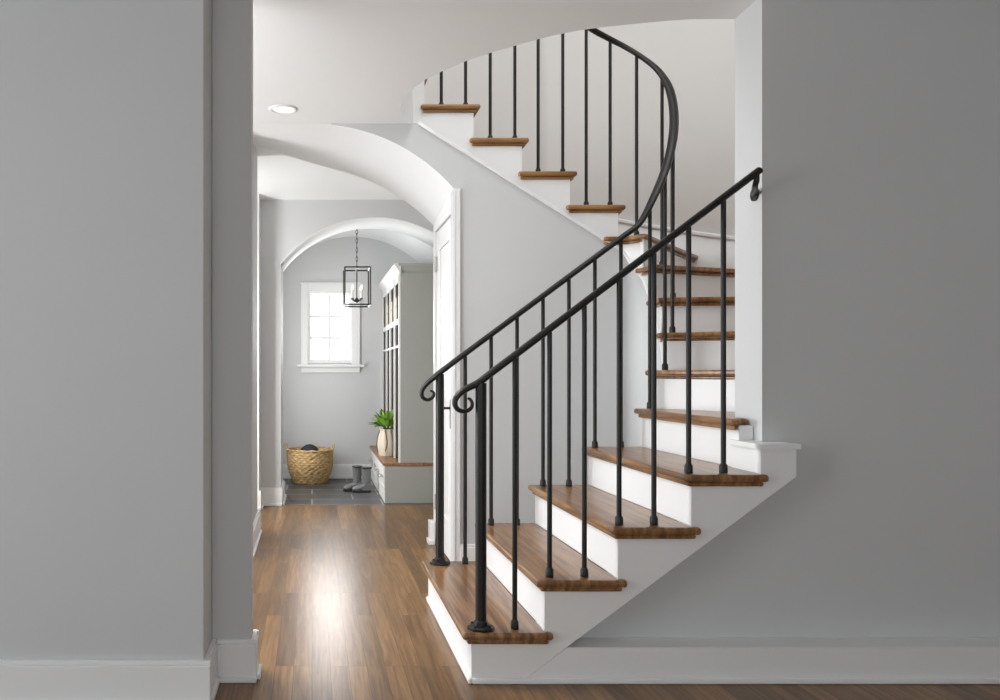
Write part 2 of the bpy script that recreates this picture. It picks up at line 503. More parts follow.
# grey wall under the upper flight, with the arch cut out
arc = [(XD * (1 - i / 30), near_z(XD * (1 - i / 30))) for i in range(31)]
arc = [(x, z) for x, z in arc if z < CZ - 0.004]
xt = 1.745 - (CZ - 1.836) / 0.627
poly = [(XD, 0), (1.745, 0), (1.745, trim_z(1.745)), (xt, CZ)] + [(arc[-1][0], CZ)] + arc[::-1]
w = MB(); w.prism(poly, YU, YU + 0.10, 'y')
struct(w.build('wall_understair', M['wall']))
w = MB()
w.box(XD + 0.001, 0.842, YU - 0.016, YU, 0, near_z(XD) - 0.004)
w.box(XD + 0.001, 0.812, YU - 0.02, YU + 0.02, 0, near_z(XD) - 0.02)
struct(w.build('trim_passage_casing', M['white'], bevel=0.003))
base_L('baseboard_understair', [(0.842,1.745,YU-0.02,YU,0,-1)])

# jamb wall of the passage with a panelled door in it
w = MB()
DY0, DY1, DZ = 4.73, 5.40, 2.055
w.box(XD, XD+0.14, YU+0.10, DY0, 0, 2.85) if DY0 > YU+0.10 else None
w.box(XD, XD+0.14, DY1, 5.45, 0, 2.13)
w.box(XD, XD+0.14, YU+0.10, DY1, DZ, 2.17)
w.box(XD+0.06, XD+0.14, YU+0.10, DY1, 0, DZ)
struct(w.build('wall_passage_right', M['white'], bevel=0.003))
struct(MB().box(XD-0.032, XD, 5.38, 5.47, 0, 0.15).box(XD-0.042, XD, 5.37, 5.48, 0, 0.03).build('trim_plinth', M['white'], bevel=0.004))
door = bpy.data.objects.new('door_1', None); COL.objects.link(door); door.location = (XD+0.03, 5.08, 0.012); struct(door)
b = MB()
dx0, dx1 = XD + 0.012, XD + 0.052
b.box(dx0+0.012, dx1, YU+0.11, DY1-0.006, 0.012, DZ-0.006)
ya, yb = YU + 0.11, DY1 - 0.006
for (p0, p1) in ((ya, ya+0.115), (yb-0.115, yb)):
    b.box(dx0, dx0+0.012, p0, p1, 0.012, DZ-0.006)
for (q0, q1) in ((0.012, 0.24), (0.95, 1.10), (1.92, DZ-0.006)):
    b.box(dx0, dx0+0.012, ya+0.115, yb-0.115, q0, q1)
for (q0, q1) in ((0.28, 0.91), (1.14, 1.88)):
    b.box(dx0+0.004, dx0+0.012, ya+0.16, yb-0.16, q0, q1)
leaf = b.build('door_leaf', M['white'], door, bevel=0.004)
for z in (0.28, 1.84):
    h = MB(); h.box(dx0-0.006, dx0, DY1-0.055, DY1-0.012, z-0.045, z+0.045)
    h.tube([(dx0-0.006, DY1-0.006, z-0.05), (dx0-0.006, DY1-0.006, z+0.05)], 0.006, 8)
    h.build('hinge', M['screw'], door)
h = MB()
h.lathe([(0.026, 0), (0.026, 0.008)], 0, 0, 16)
h.v = [(dx0 - v[2], ya + 0.03 + v[0], 0.92 + v[1]) for v in h.v]
h.tube([(dx0-0.004, ya+0.03, 0.92), (dx0-0.05, ya+0.03, 0.92)], 0.008, 8)
h.tube([(dx0-0.05, ya+0.024, 0.92), (dx0-0.052, ya+0.08, 0.918), (dx0-0.05, ya+0.13, 0.91)], 0.009, 8)
h.box(dx0-0.007, dx0, ya+0.012, ya+0.048, 0.80, 0.97)
h.build('door_handle', M['bronze'], door, smooth=True, auto=40)

# ---------------------------------------------------------------- staircase
ST = thing('staircase', (0.9, 3.5, 0), 'curved white staircase with brown oak treads rising beside the hallway', 'staircase')
RX = [0.579 + 0.266 * i for i in range(4)] + [1.640]     # risers 1..5 of the lower flight
TH = 0.027                                               # tread board
def thin(poly, d=0.026):
    out = [poly[0]]
    for p in poly[1:]:
        if math.hypot(p[0]-out[-1][0], p[1]-out[-1][1]) > d: out.append(p)
    if math.hypot(out[0][0]-out[-1][0], out[0][1]-out[-1][1]) < d: out.pop()
    return out
def tread_obj(poly, cove, top, m='tread', clamp=True):
    t = MB(); t.prism(poly, top - TH, top, 'z')
    o = t.build('tread', M[m], ST, bevel=0.011, seg=3, clamp=clamp)
    if cove:
        k = MB(); k.prism(cove, top - TH - 0.017, top - TH - 0.0005, 'z')
        k.build('cove_moulding', M[m], o, bevel=0.006, seg=2, clamp=clamp)
    return o
for k in range(4):
    top = RISE * (k + 1)
    xn = RX[k] - 0.036; xb = RX[k+1]
    lug = 0.024 if k < 3 else 0.005
    poly = [(xn, YS - 0.031), (xb + lug, YS - 0.031), (xb + lug, YS - 0.001), (xb + 0.003, YS - 0.001), (xb + 0.003, YI + 0.03), (xn, YI + 0.03)]
    if k == 3: poly = [(xn, YS - 0.031), (xb + 0.005, YS - 0.031), (xb + 0.005, YI + 0.03), (xn, YI + 0.03)]
    cove = [(xn + 0.018, YS - 0.017), (xb + lug - 0.014, YS - 0.017), (xb + lug - 0.014, YS - 0.001), (xn + 0.034, YS - 0.001), (xn + 0.034, YI + 0.015), (xn + 0.018, YI + 0.015)]
    tread_obj(poly, cove, top)
    r = MB(); r.box(RX[k], RX[k] + 0.02, YS, YI + 0.022, RISE * k, top - TH)
    r.build('riser', M['white'], ST)
# shoe moulding around the first step
s = MB(); s.box(RX[0] - 0.014, RX[0], YS - 0.014, YI, 0, 0.022); s.box(RX[0], 3.55, YS - 0.014, YS, 0, 0.022)
s.build('shoe_moulding', M['white'], ST, bevel=0.006)

# near side string (sawtooth on top, slanting underside) and its end block by the wall
saw = []
for k in range(4):
    saw += [(RX[k] + 0.02, RISE * k if k else 0.0), (RX[k] + 0.02, RISE * (k + 1) - TH)]
saw += [(RX[4] - 0.01, 4 * RISE - TH), (RX[4] - 0.01, 0.85), (1.757, 0.85), (1.757, 0.75), (0.925, 0.132), (0.752, 0)]
s = MB(); s.prism(saw, YS, YW - 0.001, 'y')
s.build('side_string', M['white'], ST)
s = MB(); s.box(RX[4] - 0.022, 1.768, YS - 0.012, YW - 0.001, 0.85, 0.868)
s.box(RX[4] - 0.01, XJ - 0.001, YW - 0.001, YW2 - 0.1, 0.70, 0.85); s.box(RX[4] - 0.022, XJ - 0.001, YW - 0.001, YW2 - 0.1, 0.85, 0.868)
s.build('string_cap', M['white'], ST)
# well side string of the lower flight
saw2 = []
for k in range(4):
    saw2 += [(RX[k], RISE * k if k else 0.0), (RX[k], RISE * (k + 1) - TH)]
saw2 += [(RX[4], 4 * RISE - TH), (RX[4], 0)]
s = MB(); s.prism([(x + 0.02, z) for x, z in saw2[:-2]] + [(RX[4] - 0.001, 4 * RISE - TH), (RX[4] - 0.001, 0)], YI + 0.002, YI + 0.022, 'y')
s.build('side_string', M['white'], ST)

# inner line of the winders: risers 5..12
PIN = {5:(1.640,4.06), 6:(1.705,4.08), 7:(1.795,4.185), 8:(1.835,4.30), 9:(1.852,4.43), 10:(1.845,4.56), 11:(1.745,4.67)}
knots = [(1.40,4.06,0), (1.640,4.06,0), (1.705,4.08,0), (1.795,4.185,0), (1.835,4.30,0), (1.852,4.43,0), (1.845,4.56,0), (1.81,4.64,0), (1.745,4.67,0), (1.55,4.67,0)]
dense = catmull(knots, 10)
seg_pts = {5: dense[10:21], 6: dense[20:31], 7: dense[30:41], 8: dense[40:51], 9: dense[50:61], 10: dense[60:81]}
CX, CY, RO = 1.60, 4.36, 1.405
ANG = {6:-60, 7:-32, 8:-8, 9:20, 10:52, 11:82}
def outer(k):
    px, py = PIN[k]; a = math.radians(ANG[k]); d = (math.cos(a), math.sin(a))
    t = 0.0
    while math.hypot(px + d[0]*t - CX, py + d[1]*t - CY) < RO and py + d[1]*t > YW2 + 0.005 and t < 3: t += 0.004
    return (px + d[0]*t, py + d[1]*t)
Q = {k: outer(k) for k in ANG}
Q[5] = (1.640, YW2 + 0.005)
def ang(p): return math.atan2(p[1] - CY, p[0] - CX)
def outer_run(k):
    a0, a1 = ang(Q[k]), ang(Q[k+1]); out = []
    for i in range(1, 8):
        a = a0 + (a1 - a0) * i / 8
        x, y = CX + RO * math.cos(a), CY + RO * math.sin(a)
        if y < YW2 + 0.005:
            y = YW2 + 0.005
        out.append((x, y))
    return [Q[k]] + out + [Q[k+1]]
EXT = {5: 0.0, 6: 0.0, 7: 0.02, 8: 0.05, 9: 0.035, 10: 0.085}
def off_in(run, d):
    """shift an inner run towards the well"""
    out = []
    for i, p in enumerate(run):
        a = run[max(0, i-1)]; b_ = run[min(len(run)-1, i+1)]
        t = (b_ - a).normalized(); nrm = Vector((-t.y, t.x, 0))
        out.append((p.x + nrm.x * d, p.y + nrm.y * d))
    return out
for k in range(5, 11):
    top = RISE * k
    if k == 5: dn = Vector((-1, 0))
    else:
        a = math.radians(ANG[k]); dn = Vector((math.sin(a), -math.cos(a)))
    a2 = math.radians(ANG[k+1]); bk2 = Vector((-math.sin(a2), math.cos(a2))) * 0.012
    def mk(over, nose):
        run_ = list(seg_pts[k]); nr = len(run_)
        i0 = dense.index(run_[-1]); e_ = EXT[k] - (0.03 - over) * 0.6; j = i0; acc = 0
        while acc < e_ and j + 1 < len(dense):
            acc += (dense[j+1] - dense[j]).length; j += 1
            run_.append(dense[j])
        ext = off_in(run_, over)
        back = off_in(run_, -0.002)[nr-1:][::-1] if j > i0 else []
        lastp = (PIN[k+1][0] + bk2.x, PIN[k+1][1] + bk2.y)
        inn = ext + back + [lastp]
        first = (inn[0][0] + dn.x * nose, inn[0][1] + dn.y * nose)
        q0 = (Q[k][0] + dn.x * nose, Q[k][1] + dn.y * nose)
        if k == 5:
            # the nosing runs out past the jamb with a returned end
            run = outer_run(5)
            return [(1.640 - nose, 3.165 - nose), (1.602 + nose, 3.165 - nose), (1.602 + nose, 3.175), (XJ - 0.004, 3.175), (XJ - 0.004, YW2 + 0.004)] + [p for p in run if p[0] > XJ] + inn[::-1] + [first]
        if q0[1] < YW2 + 0.004:
            q0 = (q0[0], YW2 + 0.005)
        return [q0] + outer_run(k) + inn[::-1] + [first]
    tread_obj(thin(mk(0.03, 0.036)), thin(mk(0.014, 0.018)), top)
    r = MB()
    if k == 5:
        r.box(1.640, 1.660, 3.15, YI + 0.022, 4*RISE, top - TH); r.box(1.660, XJ - 0.002, 3.15, YW2 - 0.002, 0.869, top - TH)
    else:
        a = math.radians(ANG[k]); t = Vector((-math.sin(a), math.cos(a))) * 0.018
        p, q = PIN[k], Q[k]
        r.prism([p, q, (q[0]+t.x, max(q[1]+t.y, YW2+.004)), (p[0]+t.x, p[1]+t.y)], top - RISE, top - TH, 'z')
    r.build('riser', M['white'], ST)

# upper flight: risers 11..15 (ascending towards -x)
UX = {11: 1.742, 12: 1.468, 13: 1.195, 14: 0.919, 15: 0.640}
def up_top(k): return RISE * k - 0.010
for k in range(11, 15):
    top = up_top(k); x0, x1 = UX[k+1], UX[k]
    if k == 11:
        a = math.radians(ANG[11]); dn = Vector((math.sin(a), -math.cos(a)))
        def mk(over, nose, back):
            run = [Q[11]] + [(CX + RO*math.cos(t), CY + RO*math.sin(t)) for t in (ang(Q[11])*0.75+PI/2*.25, ang(Q[11])*0.4+PI/2*.6)] + [(CX, YB-0.006), (x0 - 0.001, YB-0.006), (x0 - back, YU - over)]
            return [(Q[11][0] + dn.x*nose, Q[11][1] + dn.y*nose)] + run + [(x1 + nose, YU - over)]
        poly, cove = mk(0.03, 0.036, 0.024), mk(0.014, 0.018, 0.008)
    else:
        poly = [(x0 - 0.024, YU - 0.03), (x1 + 0.036, YU - 0.03), (x1 + 0.036, YB - 0.006), (x0 - 0.001, YB - 0.006), (x0 - 0.001, YU + 0.001), (x0 - 0.024, YU + 0.001)]
        cove = [(x0 - 0.008, YU - 0.014), (x1 + 0.018, YU - 0.014), (x1 + 0.018, YB - 0.006), (x0 - 0.001, YB - 0.006), (x0 - 0.001, YU - 0.001), (x0 - 0.008, YU - 0.001)]
    tread_obj(poly, cove, top, 'treadx')
    r = MB()
    if k == 11:
        t = Vector((-math.sin(a), math.cos(a))) * 0.018
        r.prism([PIN[11], Q[11], (Q[11][0]+t.x, Q[11][1]+t.y), (PIN[11][0]+t.x, PIN[11][1]+t.y)], top - RISE, top - TH, 'z')
    else:
        r.box(x1 - 0.02, x1, YU, YB - 0.006, top - RISE, top - TH)
    r.build('riser', M['white'], ST)
r = MB(); r.box(UX[15] - 0.02, UX[15], YU, YB - 0.006, 14*RISE, UF - TH)
r.build('riser', M['white'], ST)

# white string of the upper flight and winders, its bead, and the plaster below it
saw = [(UX[11], RISE*10 - TH), (UX[11], 11*RISE - TH)]
for k in range(12, 15):
    saw += [(UX[k], RISE*(k-1) - TH), (UX[k], RISE*k - TH)]
saw += [(UX[15], 14*RISE - TH), (UX[15], UF - TH), (0.48, UF - TH), (0.48, CZ + 0.001), (xt - 0.01, CZ + 0.001), (1.745, trim_z(1.745))]
s = MB(); s.prism(saw, YU - 0.004, YU + 0.06, 'y')
s.build('upper_string', M['white'], ST)
bd = []
for i in range(13):
    x = xt - 0.005 + (1.745 - xt + 0.005) * i / 12; bd.append((x, YU - 0.006, trim_z(x)))
def ztrim_path():
    out = []
    for k in range(10, 4, -1):
        run = seg_pts[k][::-1]
        for i, p in enumerate(run[:-1]):
            t = i / (len(run) - 1)
            out.append((p, RISE*(k+1) - 0.254 - RISE * t, k))
    out.append((seg_pts[5][0], RISE*5 - 0.254, 5))
    return out
ZP = ztrim_path()
bd += [(p.x, p.y, z) for p, z, k in ZP[1:]]
b = MB(); b.tube(bd, 0.010, 8); b.build('string_bead', M['white'], ST, smooth=True)
s = MB()
for k in range(5, 11):
    pp = [(p, z) for p, z, kk in ZP if kk == k]
    nxt = [(p, z) for p, z, kk in ZP if kk == k - 1]
    if nxt: pp = pp + [nxt[0]]
    s.strip([(p.x, p.y, z) for p, z in pp], [(p.x, p.y, RISE*k - TH) for p, z in pp])
s.build('winder_string', M['white'], ST, smooth=True, solid=0.012, auto=50)
s = MB()
s.strip([(p.x, p.y, 0) for p, z, k in ZP], [(p.x, p.y, z) for p, z, k in ZP])
struct(s.build('wall_well', M['wall'], smooth=True, solid=0.01))

# skirt board along the curved outer wall
def noseline(a):
    ks = [(ang(Q[k]), RISE * k) for k in range(6, 12)] + [(PI/2 + 0.0, RISE*11 + 0.10)]
    for (a0, z0), (a1, z1) in zip(ks, ks[1:]):
        if a0 <= a <= a1: return z0 + (z1 - z0) * (a - a0) / (a1 - a0)
    return ks[-1][1] if a > ks[-1][0] else ks[0][1]
aa = [ang(Q[7]) + (PI/2 - ang(Q[7])) * i / 60 for i in range(61)]
low, high = [], []
for a in aa:
    x, y = CX + (RO - 0.004)*math.cos(a), CY + (RO - 0.004)*math.sin(a); z = noseline(a)
    low.append((x, y, z - 0.25)); high.append((x, y, z + 0.15))
for i in range(1, 13):
    x = CX - (CX - 0.66) * i / 12; z = RISE*11 + 0.10 + (CX - x) * 0.70
    low.append((x, YB - 0.006, z - 0.2)); high.append((x, YB - 0.006, z + 0.15))
s = MB(); s.strip(low, high); s.tube([(p[0], p[1] - 0.004, p[2]) for p in high], 0.011, 8)
s.build('skirt_board', M['white'], ST, smooth=True, solid=0.012, auto=40)

# ---------------------------------------------------------------- walls round the stair
w = MB()
w.box(XJ, 3.6, YW, YW2, 0, CZ)
w.box(0.70, XJ, YW, YW + 0.04, 0, 0.12)
w.prism([(0.94, 0.10), (XJ, 0.10), (XJ, 0.72)], YW, YW + 0.04, 'y')
struct(w.build('wall_front_right', M['wall']))
b = MB(); b.prism([(0.755, 0), (0.927, 0.13), (3.55, 0.13), (3.55, 0)], YS, YW, 'y')
struct(b.build('baseboard_right', M['white'], bevel=0.002))
# curved outer wall, two storeys, and the wall behind the upper flight
op = [(XJ + 0.2, YW2 + 0.001)]
a0 = math.asin((YW2 - CY) / (RO + 0.012))
op = [(CX + (RO + 0.012)*math.cos(a0 + (PI/2 - a0)*i/48), CY + (RO + 0.012)*math.sin(a0 + (PI/2 - a0)*i/48)) for i in range(49)]
w = MB(); w.strip([(x, y, 0) for x, y in op], [(x, y, 5.3) for x, y in op])
struct(w.build('wall_curved', M['upper'], smooth=True, solid=0.004))
w = MB(); w.prism([(-1.6, UF - 0.15), (0.62, UF - 0.15), (0.64, 2.61), (0.87, 2.50), (1.2, 2.22), (CX, 2.0), (CX, 5.3), (-1.6, 5.3)], YB + 0.006, YB + 0.12, 'y')
struct(w.build('wall_upper_back', M['upper']))
w = MB(); w.box(1.5, CX + 0.02, YB + 0.008, YB + 0.1, 0, 2.0)
struct(w.build('wall_upper_back_foot', M['upper']))
# upper storey shell
w = MB(); w.box(-1.7, -1.6, 1.2, YB + 0.12, UF, 5.3); struct(w.build('wall_upper_left', M['upper']))
w = MB(); w.box(-1.7, 3.7, 1.1, 1.2, UF, 5.3); struct(w.build('wall_upper_front', M['upper']))
w = MB(); w.box(3.2, 3.3, 1.2, YB, UF, 5.3); struct(w.build('wall_upper_right', M['upper']))
w = MB(); w.box(-1.7, 3.7, 1.1, YB + 0.2, 5.3, 5.4); struct(w.build('ceiling_upper', M['ceil']))
w = MB(); w.box(-1.6, UX[15] + 0.03, YU - 0.03, YB, UF - TH, UF)
struct(w.build('floor_upper', M['treadx'], bevel=0.008))

# ---------------------------------------------------------------- front room and left room shells (around the viewpoint)
w = MB()
w.box(-3.6, 3.7, -2.75, -2.6, 0, 0.5); w.box(-3.6, 3.7, -2.75, -2.6, 2.3, CZ)
w.box(-3.6, -1.6, -2.75, -2.6, 0.5, 2.3); w.box(1.6, 3.7, -2.75, -2.6, 0.5, 2.3)
struct(w.build('wall_rear', M['wall']))
w = MB(); w.box(3.6, 3.75, -2.6, YW2, 0, CZ); struct(w.build('wall_right', M['wall']))
w = MB(); w.box(-3.65, -3.5, -2.6, -0.25, 0, CZ); w.box(-3.65, -3.5, 1.25, 3.05, 0, CZ); w.box(-3.65, -3.5, -0.25, 1.25, 0, 0.55); w.box(-3.65, -3.5, -0.25, 1.25, 2.15, CZ)
w.box(-3.65, -3.5, 3.05, 3.2, 0, CZ); w.box(-3.65, -3.5, 5.5, 5.8, 0, CZ); w.box(-3.65, -3.5, 3.2, 5.5, 0, 0.3); w.box(-3.65, -3.5, 3.2, 5.5, 2.3, CZ)
struct(w.build('wall_left', M['wall']))
w = MB(); w.box(-3.6, -1.901, 5.65, 5.8, 0, CZ); struct(w.build('wall_left_room_back', M['wall']))

# ---------------------------------------------------------------- railings
def px(x, y, s):     # picture point at scale s (px per metre) -> (X, Z)
    return ((x - VX) / s, H + (HY - y) / s)
def baluster(x, y, z0, z1, rail):
    z0 += 0.0012
    b = MB(); b.tube([(x, y, z0), (x, y, z1)], 0.0093, 10)
    o = b.build('baluster', M['iron'], rail, smooth=True, auto=40)
    c = MB(); c.lathe([(0.0145, 0), (0.015, 0.003), (0.0145, 0.026), (0.0105, 0.033)], x, y, 12, z0)
    c.build('collar', M['iron'], o, smooth=True, auto=40)
def newel(x, y, z0, z1, rail):
    z0 += 0.0012
    b = MB(); b.tube([(x, y, z0), (x, y, z1)], 0.0205, 14)
    o = b.build('newel_post', M['iron'], rail, smooth=True, auto=40)
    p = MB(); p.lathe([(0.050, 0), (0.050, 0.008), (0.044, 0.012), (0.028, 0.014), (0.026, 0.028), (0.021, 0.032)], x, y, 8, z0)
    p.build('base_plate', M['iron'], o)
    for k in range(4):
        a = PI/4 + k*PI/2; p = MB()
        p.lathe([(0.006, 0), (0.006, 0.005), (0.003, 0.007)], x + 0.037*math.cos(a), y + 0.037*math.sin(a), 6, z0 + 0.0115)
        p.build('bolt', M['iron'], o)

BX = [0.742 + 0.1272 * i for i in range(7)]
def rail_z(x): return 1.0975 + (x - 0.618) * 0.756
YN = 3.0
RN = thing('stair_railing', (0.62, YN, RISE), 'black iron railing on the near side of the lower steps, ending at the wall', 'railing', 'black iron stair railings')
s = 273.3
sp = [px(470,399.5,s), px(467,399,s), px(464.9,402,s), px(466,405.5,s)]
scr = [px(a, b_, s) for a, b_ in [(467.6,398.2),(470.6,399.8),(472.2,404.2),(470.4,408.8),(464.4,411.4),(458,409.5),(455,404.5),(455.6,399),(459.8,393.4),(467.5,388.2)]]
line = [(x, rail_z(x)) for x in (0.608, 0.66, 0.80, 1.0, 1.2, 1.4, 1.55, 1.62)]
rp = catmull([(a, YN, b_) for a, b_ in scr + line], 6)
rp.append(Vector((1.637, YN, rail_z(1.637))))
b = MB(); b.tube(rp, [0.007 + 0.013 * min(1, i / 60) for i in range(len(rp))], 14, sy=0.66, level=True)
b.build('handrail', M['iron'], RN, smooth=True, auto=60)
b = MB(); zb = rail_z(1.625)
b.tube(catmull([(1.626, YN, zb), (1.626, YN, zb - 0.03), (1.632, YN + 0.02, zb - 0.042), (XJ - 0.004, YN + 0.135, zb - 0.05)], 5), 0.0105, 10)
b.tube([(XJ - 0.008, YN + 0.135, zb - 0.05), (XJ - 0.0005, YN + 0.135, zb - 0.05)], 0.026, 16)
b.build('wall_bracket', M['iron'], RN, smooth=True, auto=40)
newel(0.618, YN, RISE, rail_z(0.618) - 0.008, RN)
for x in BX:
    k = max(j for j in range(4) if RX[j] - 0.02 < x) + 1
    baluster(x, YN, RISE * k, rail_z(x) - 0.006, RN)

YF = 4.02
RF = thing('stair_railing', (0.627, YF, RISE), 'black iron railing on the far side, sweeping up around the stairwell', 'railing', 'black iron stair railings')
s = 204.0
scr = [px(a, b_, s) for a, b_ in [(430,391),(432.6,391.4),(434,394.5),(432,398),(428,399.8),(423.8,398.4),(421.6,394.5),(422.8,389),(427.5,383),(433,378.4)]]
def rail_zf(x): return 1.129 + (x - 0.627) * 0.742
line = [(x, YF, rail_zf(x)) for x in (0.65, 0.85, 1.05, 1.25, 1.42, 1.53)]
HP = [(1.608,4.022,1.862),(1.68,4.039,1.985),(1.765,4.10,2.14),(1.839,4.184,2.31),(1.905,4.316,2.49),(1.938,4.445,2.664),(1.925,4.550,2.80),(1.875,4.640,2.907),(1.794,4.700,2.995),(1.706,4.724,3.055),(1.60,4.725,3.115)]
up = [(x, 4.725, 3.115 + (1.60 - x) * 0.69) for x in (1.40, 1.10, 0.8, 0.6)]
rf = catmull([(a, YF, b_) for a, b_ in scr] + line + HP + up, 8)
b = MB(); b.tube(rf, [0.008 + 0.015 * min(1, i / 80) for i in range(len(rf))], 14, sy=0.62, level=True)
b.build('handrail', M['iron'], RF, smooth=True, auto=60)
def rail_at(x, y):
    best = min((p for p in rf[80:]), key=lambda p: (p.x - x)**2 + (p.y - y)**2)
    return best
newel(0.627, YF, RISE, rail_zf(0.627) - 0.008, RF)
for x in BX:
    x2 = 0.627 + (x - 0.618)
    k = max(j for j in range(4) if RX[j] - 0.02 < x2) + 1
    baluster(x2, YF, RISE * k, rail_zf(x2) - 0.006, RF)
for (x, y, k) in [(1.657,4.032,5), (1.772,4.098,6), (1.842,4.19,7), (1.905,4.37,8), (1.915,4.52,9), (1.845,4.668,10)]:
    p = rail_at(x, y)
    baluster(p.x, p.y, RISE * k, p.z - 0.006, RF)
for (x, k) in [(1.718,11),(1.58,11),(1.445,12),(1.303,12),(1.169,13),(1.027,13),(0.885,14),(0.745,14)]:
    baluster(x, 4.725, up_top(k), rail_at(x, 4.725).z - 0.006, RF)

# ---------------------------------------------------------------- recessed ceiling light
L1 = thing('ceiling_light', (-0.156, 4.41, CZ), 'round white recessed downlight in the hallway ceiling', 'ceiling light')
b = MB(); b.lathe([(0.056, -0.001), (0.060, -0.008), (0.076, -0.006), (0.078, -0.0005)], -0.156, 4.41, 32, CZ, caps=False)
b.build('trim_ring', M['white'], L1, smooth=True)
b = MB(); b.lathe([(0.057, -0.0015), (0.03, -0.0012), (0.0005, -0.001)], -0.156, 4.41, 32, CZ, caps=False)
b.build('lens', M['can'], L1, smooth=True)

# ---------------------------------------------------------------- pendant lantern
LX, LY0, LY1 = 0.419, 7.53, 7.80
LYc = (LY0 + LY1) / 2; LZ0, LZ1, LW = 1.757, 2.10, 0.1175
LN = thing('pendant_lantern', (LX, LYc, LZ0), 'dark open box lantern pendant hanging in front of the mudroom window', 'pendant light')
b = MB()
def bar(b, p, q, r=0.0055):
    b.tube([p, q], r * 1.25, 4)
for y in (LY0, LY1):
    for x in (LX - LW, LX + LW): bar(b, (x, y, LZ0), (x, y, LZ1))
    for z in (LZ0, LZ1): bar(b, (LX - LW, y, z), (LX + LW, y, z))
for x in (LX - LW, LX + LW):
    for z in (LZ0, LZ1): bar(b, (x, LY0, z), (x, LY1, z))
bar(b, (LX, LY0, LZ1), (LX, LY1, LZ1))
b.build('lantern_frame', M['bronze'], LN)
b = MB(); b.tube([(LX, LYc, LZ0 + 0.05), (LX, LYc, LZ1 + 0.03)], 0.006, 8)
b.lathe([(0.006, 0), (0.026, 0.015), (0.022, 0.03), (0.010, 0.045)], LX, LYc, 12, LZ0 + 0.025)
for k in range(4):
    a = PI/4 + k * PI/2; ex, ey = LX + 0.058 * math.cos(a), LYc + 0.058 * math.sin(a)
    b.tube([(LX, LYc, LZ0 + 0.045), ((LX+ex)/2, (LYc+ey)/2, LZ0 + 0.04), (ex, ey, LZ0 + 0.062)], 0.005, 6)
    b.lathe([(0.014, 0), (0.014, 0.006)], ex, ey, 10, LZ0 + 0.06)
b.build('candelabra', M['bronze'], LN, smooth=True, auto=45)
for k in range(4):
    a = PI/4 + k * PI/2; ex, ey = LX + 0.058 * math.cos(a), LYc + 0.058 * math.sin(a)
    c = MB(); c.lathe([(0.010, 0), (0.010, 0.075)], ex, ey, 10, LZ0 + 0.066)
    o = c.build('candle_sleeve', M['candle'], LN, smooth=True, auto=45)
    c = MB(); c.lathe([(0.006, 0), (0.012, 0.018), (0.009, 0.035), (0.002, 0.052)], ex, ey, 10, LZ0 + 0.1415)
    c.build('bulb', M['bulb'], o, smooth=True)
b = MB()
ztop = vault(LX) - 0.01
nlink = 10; zl0 = LZ1 + 0.028; ll = (ztop - 0.02 - zl0) / nlink
for i in range(nlink):
    zc = zl0 + ll * (i + 0.5); pts_ = []
    for j in range(12):
        a = 2*PI*j/12; u, v = 0.008*math.cos(a), (ll*0.62)*math.sin(a)
        pts_.append((LX + (u if i % 2 else 0), LYc + (0 if i % 2 else u), zc + v))
    b.tube(pts_, 0.0028, 6, closed=True)
b.build('chain', M['bronze'], LN, smooth=True)
b = MB(); b.lathe([(0.008, -0.03), (0.03, -0.016), (0.055, -0.006), (0.055, 0.006)], LX, LYc, 20, ztop)
b.build('canopy', M['bronze'], LN, smooth=True, auto=40)

# ---------------------------------------------------------------- built-in lockers and bench
BX0, TX0 = 0.625, 0.765
Y0L, Y1L, XR = 7.08, 8.765, 1.33
BZ = 0.35
bench = thing('bench_cabinet', (0.98, 7.9, 0), 'low grey green drawer bench under the oak seat in the mudroom', 'cabinet')
b = MB(); b.box(BX0 + 0.02, XR, Y0L + 0.016, Y1L, 0.05, BZ - 0.026); b.box(BX0 + 0.06, XR, Y0L + 0.03, Y1L, 0, 0.05)
b.build('carcass', M['cab'], bench)
b = MB()
b.box(BX0 + 0.005, XR, Y0L, Y0L + 0.016, 0, BZ - 0.026)
b.build('end_panel', M['cab'], bench, bevel=0.003)
b = MB(); b.box(BX0 + 0.004, BX0 + 0.02, Y0L + 0.016, Y1L, 0, 0.085)
b.build('kick_board', M['cablit'], bench, bevel=0.003)
bays = [Y0L + 0.02 + (Y1L - Y0L - 0.02) * i / 4 for i in range(5)]
for i in range(4):
    d = MB(); y0, y1 = bays[i] + 0.012, bays[i+1] - 0.012
    d.box(BX0 + 0.006, BX0 + 0.02, y0, y1, 0.10, BZ - 0.036)
    d.box(BX0, BX0 + 0.006, y0, y1, 0.10, 0.135); d.box(BX0, BX0 + 0.006, y0, y1, BZ - 0.07, BZ - 0.036)
    d.box(BX0, BX0 + 0.006, y0, y0 + 0.035, 0.135, BZ - 0.07); d.box(BX0, BX0 + 0.006, y1 - 0.035, y1, 0.135, BZ - 0.07)
    o = d.build('drawer', M['cablit'], bench, bevel=0.002)
    yc = (y0 + y1) / 2
    h = MB(); h.tube(catmull([(BX0 + 0.004, yc - 0.05, 0.215), (BX0 - 0.022, yc - 0.045, 0.213), (BX0 - 0.026, yc, 0.21), (BX0 - 0.022, yc + 0.045, 0.213), (BX0 + 0.004, yc + 0.05, 0.215)], 5), 0.0075, 8)
    h.build('drawer_pull', M['nickel'], o, smooth=True)
top = MB(); top.box(BX0 - 0.012, XR, Y0L - 0.012, Y1L, BZ - 0.025, BZ)
tag(top.build('worktop', M['bench'], bevel=0.004), 'brown oak worktop lying on the mudroom drawer bench', 'worktop')
lk = thing('locker_tower', (1.04, 7.9, BZ), 'tall grey green open locker unit standing on the oak bench', 'locker')
LT = 2.0
b = MB(); b.box(TX0, XR, Y0L + 0.004, Y0L + 0.024, BZ, LT); b.build('side_panel', M['cab'], lk, bevel=0.002)
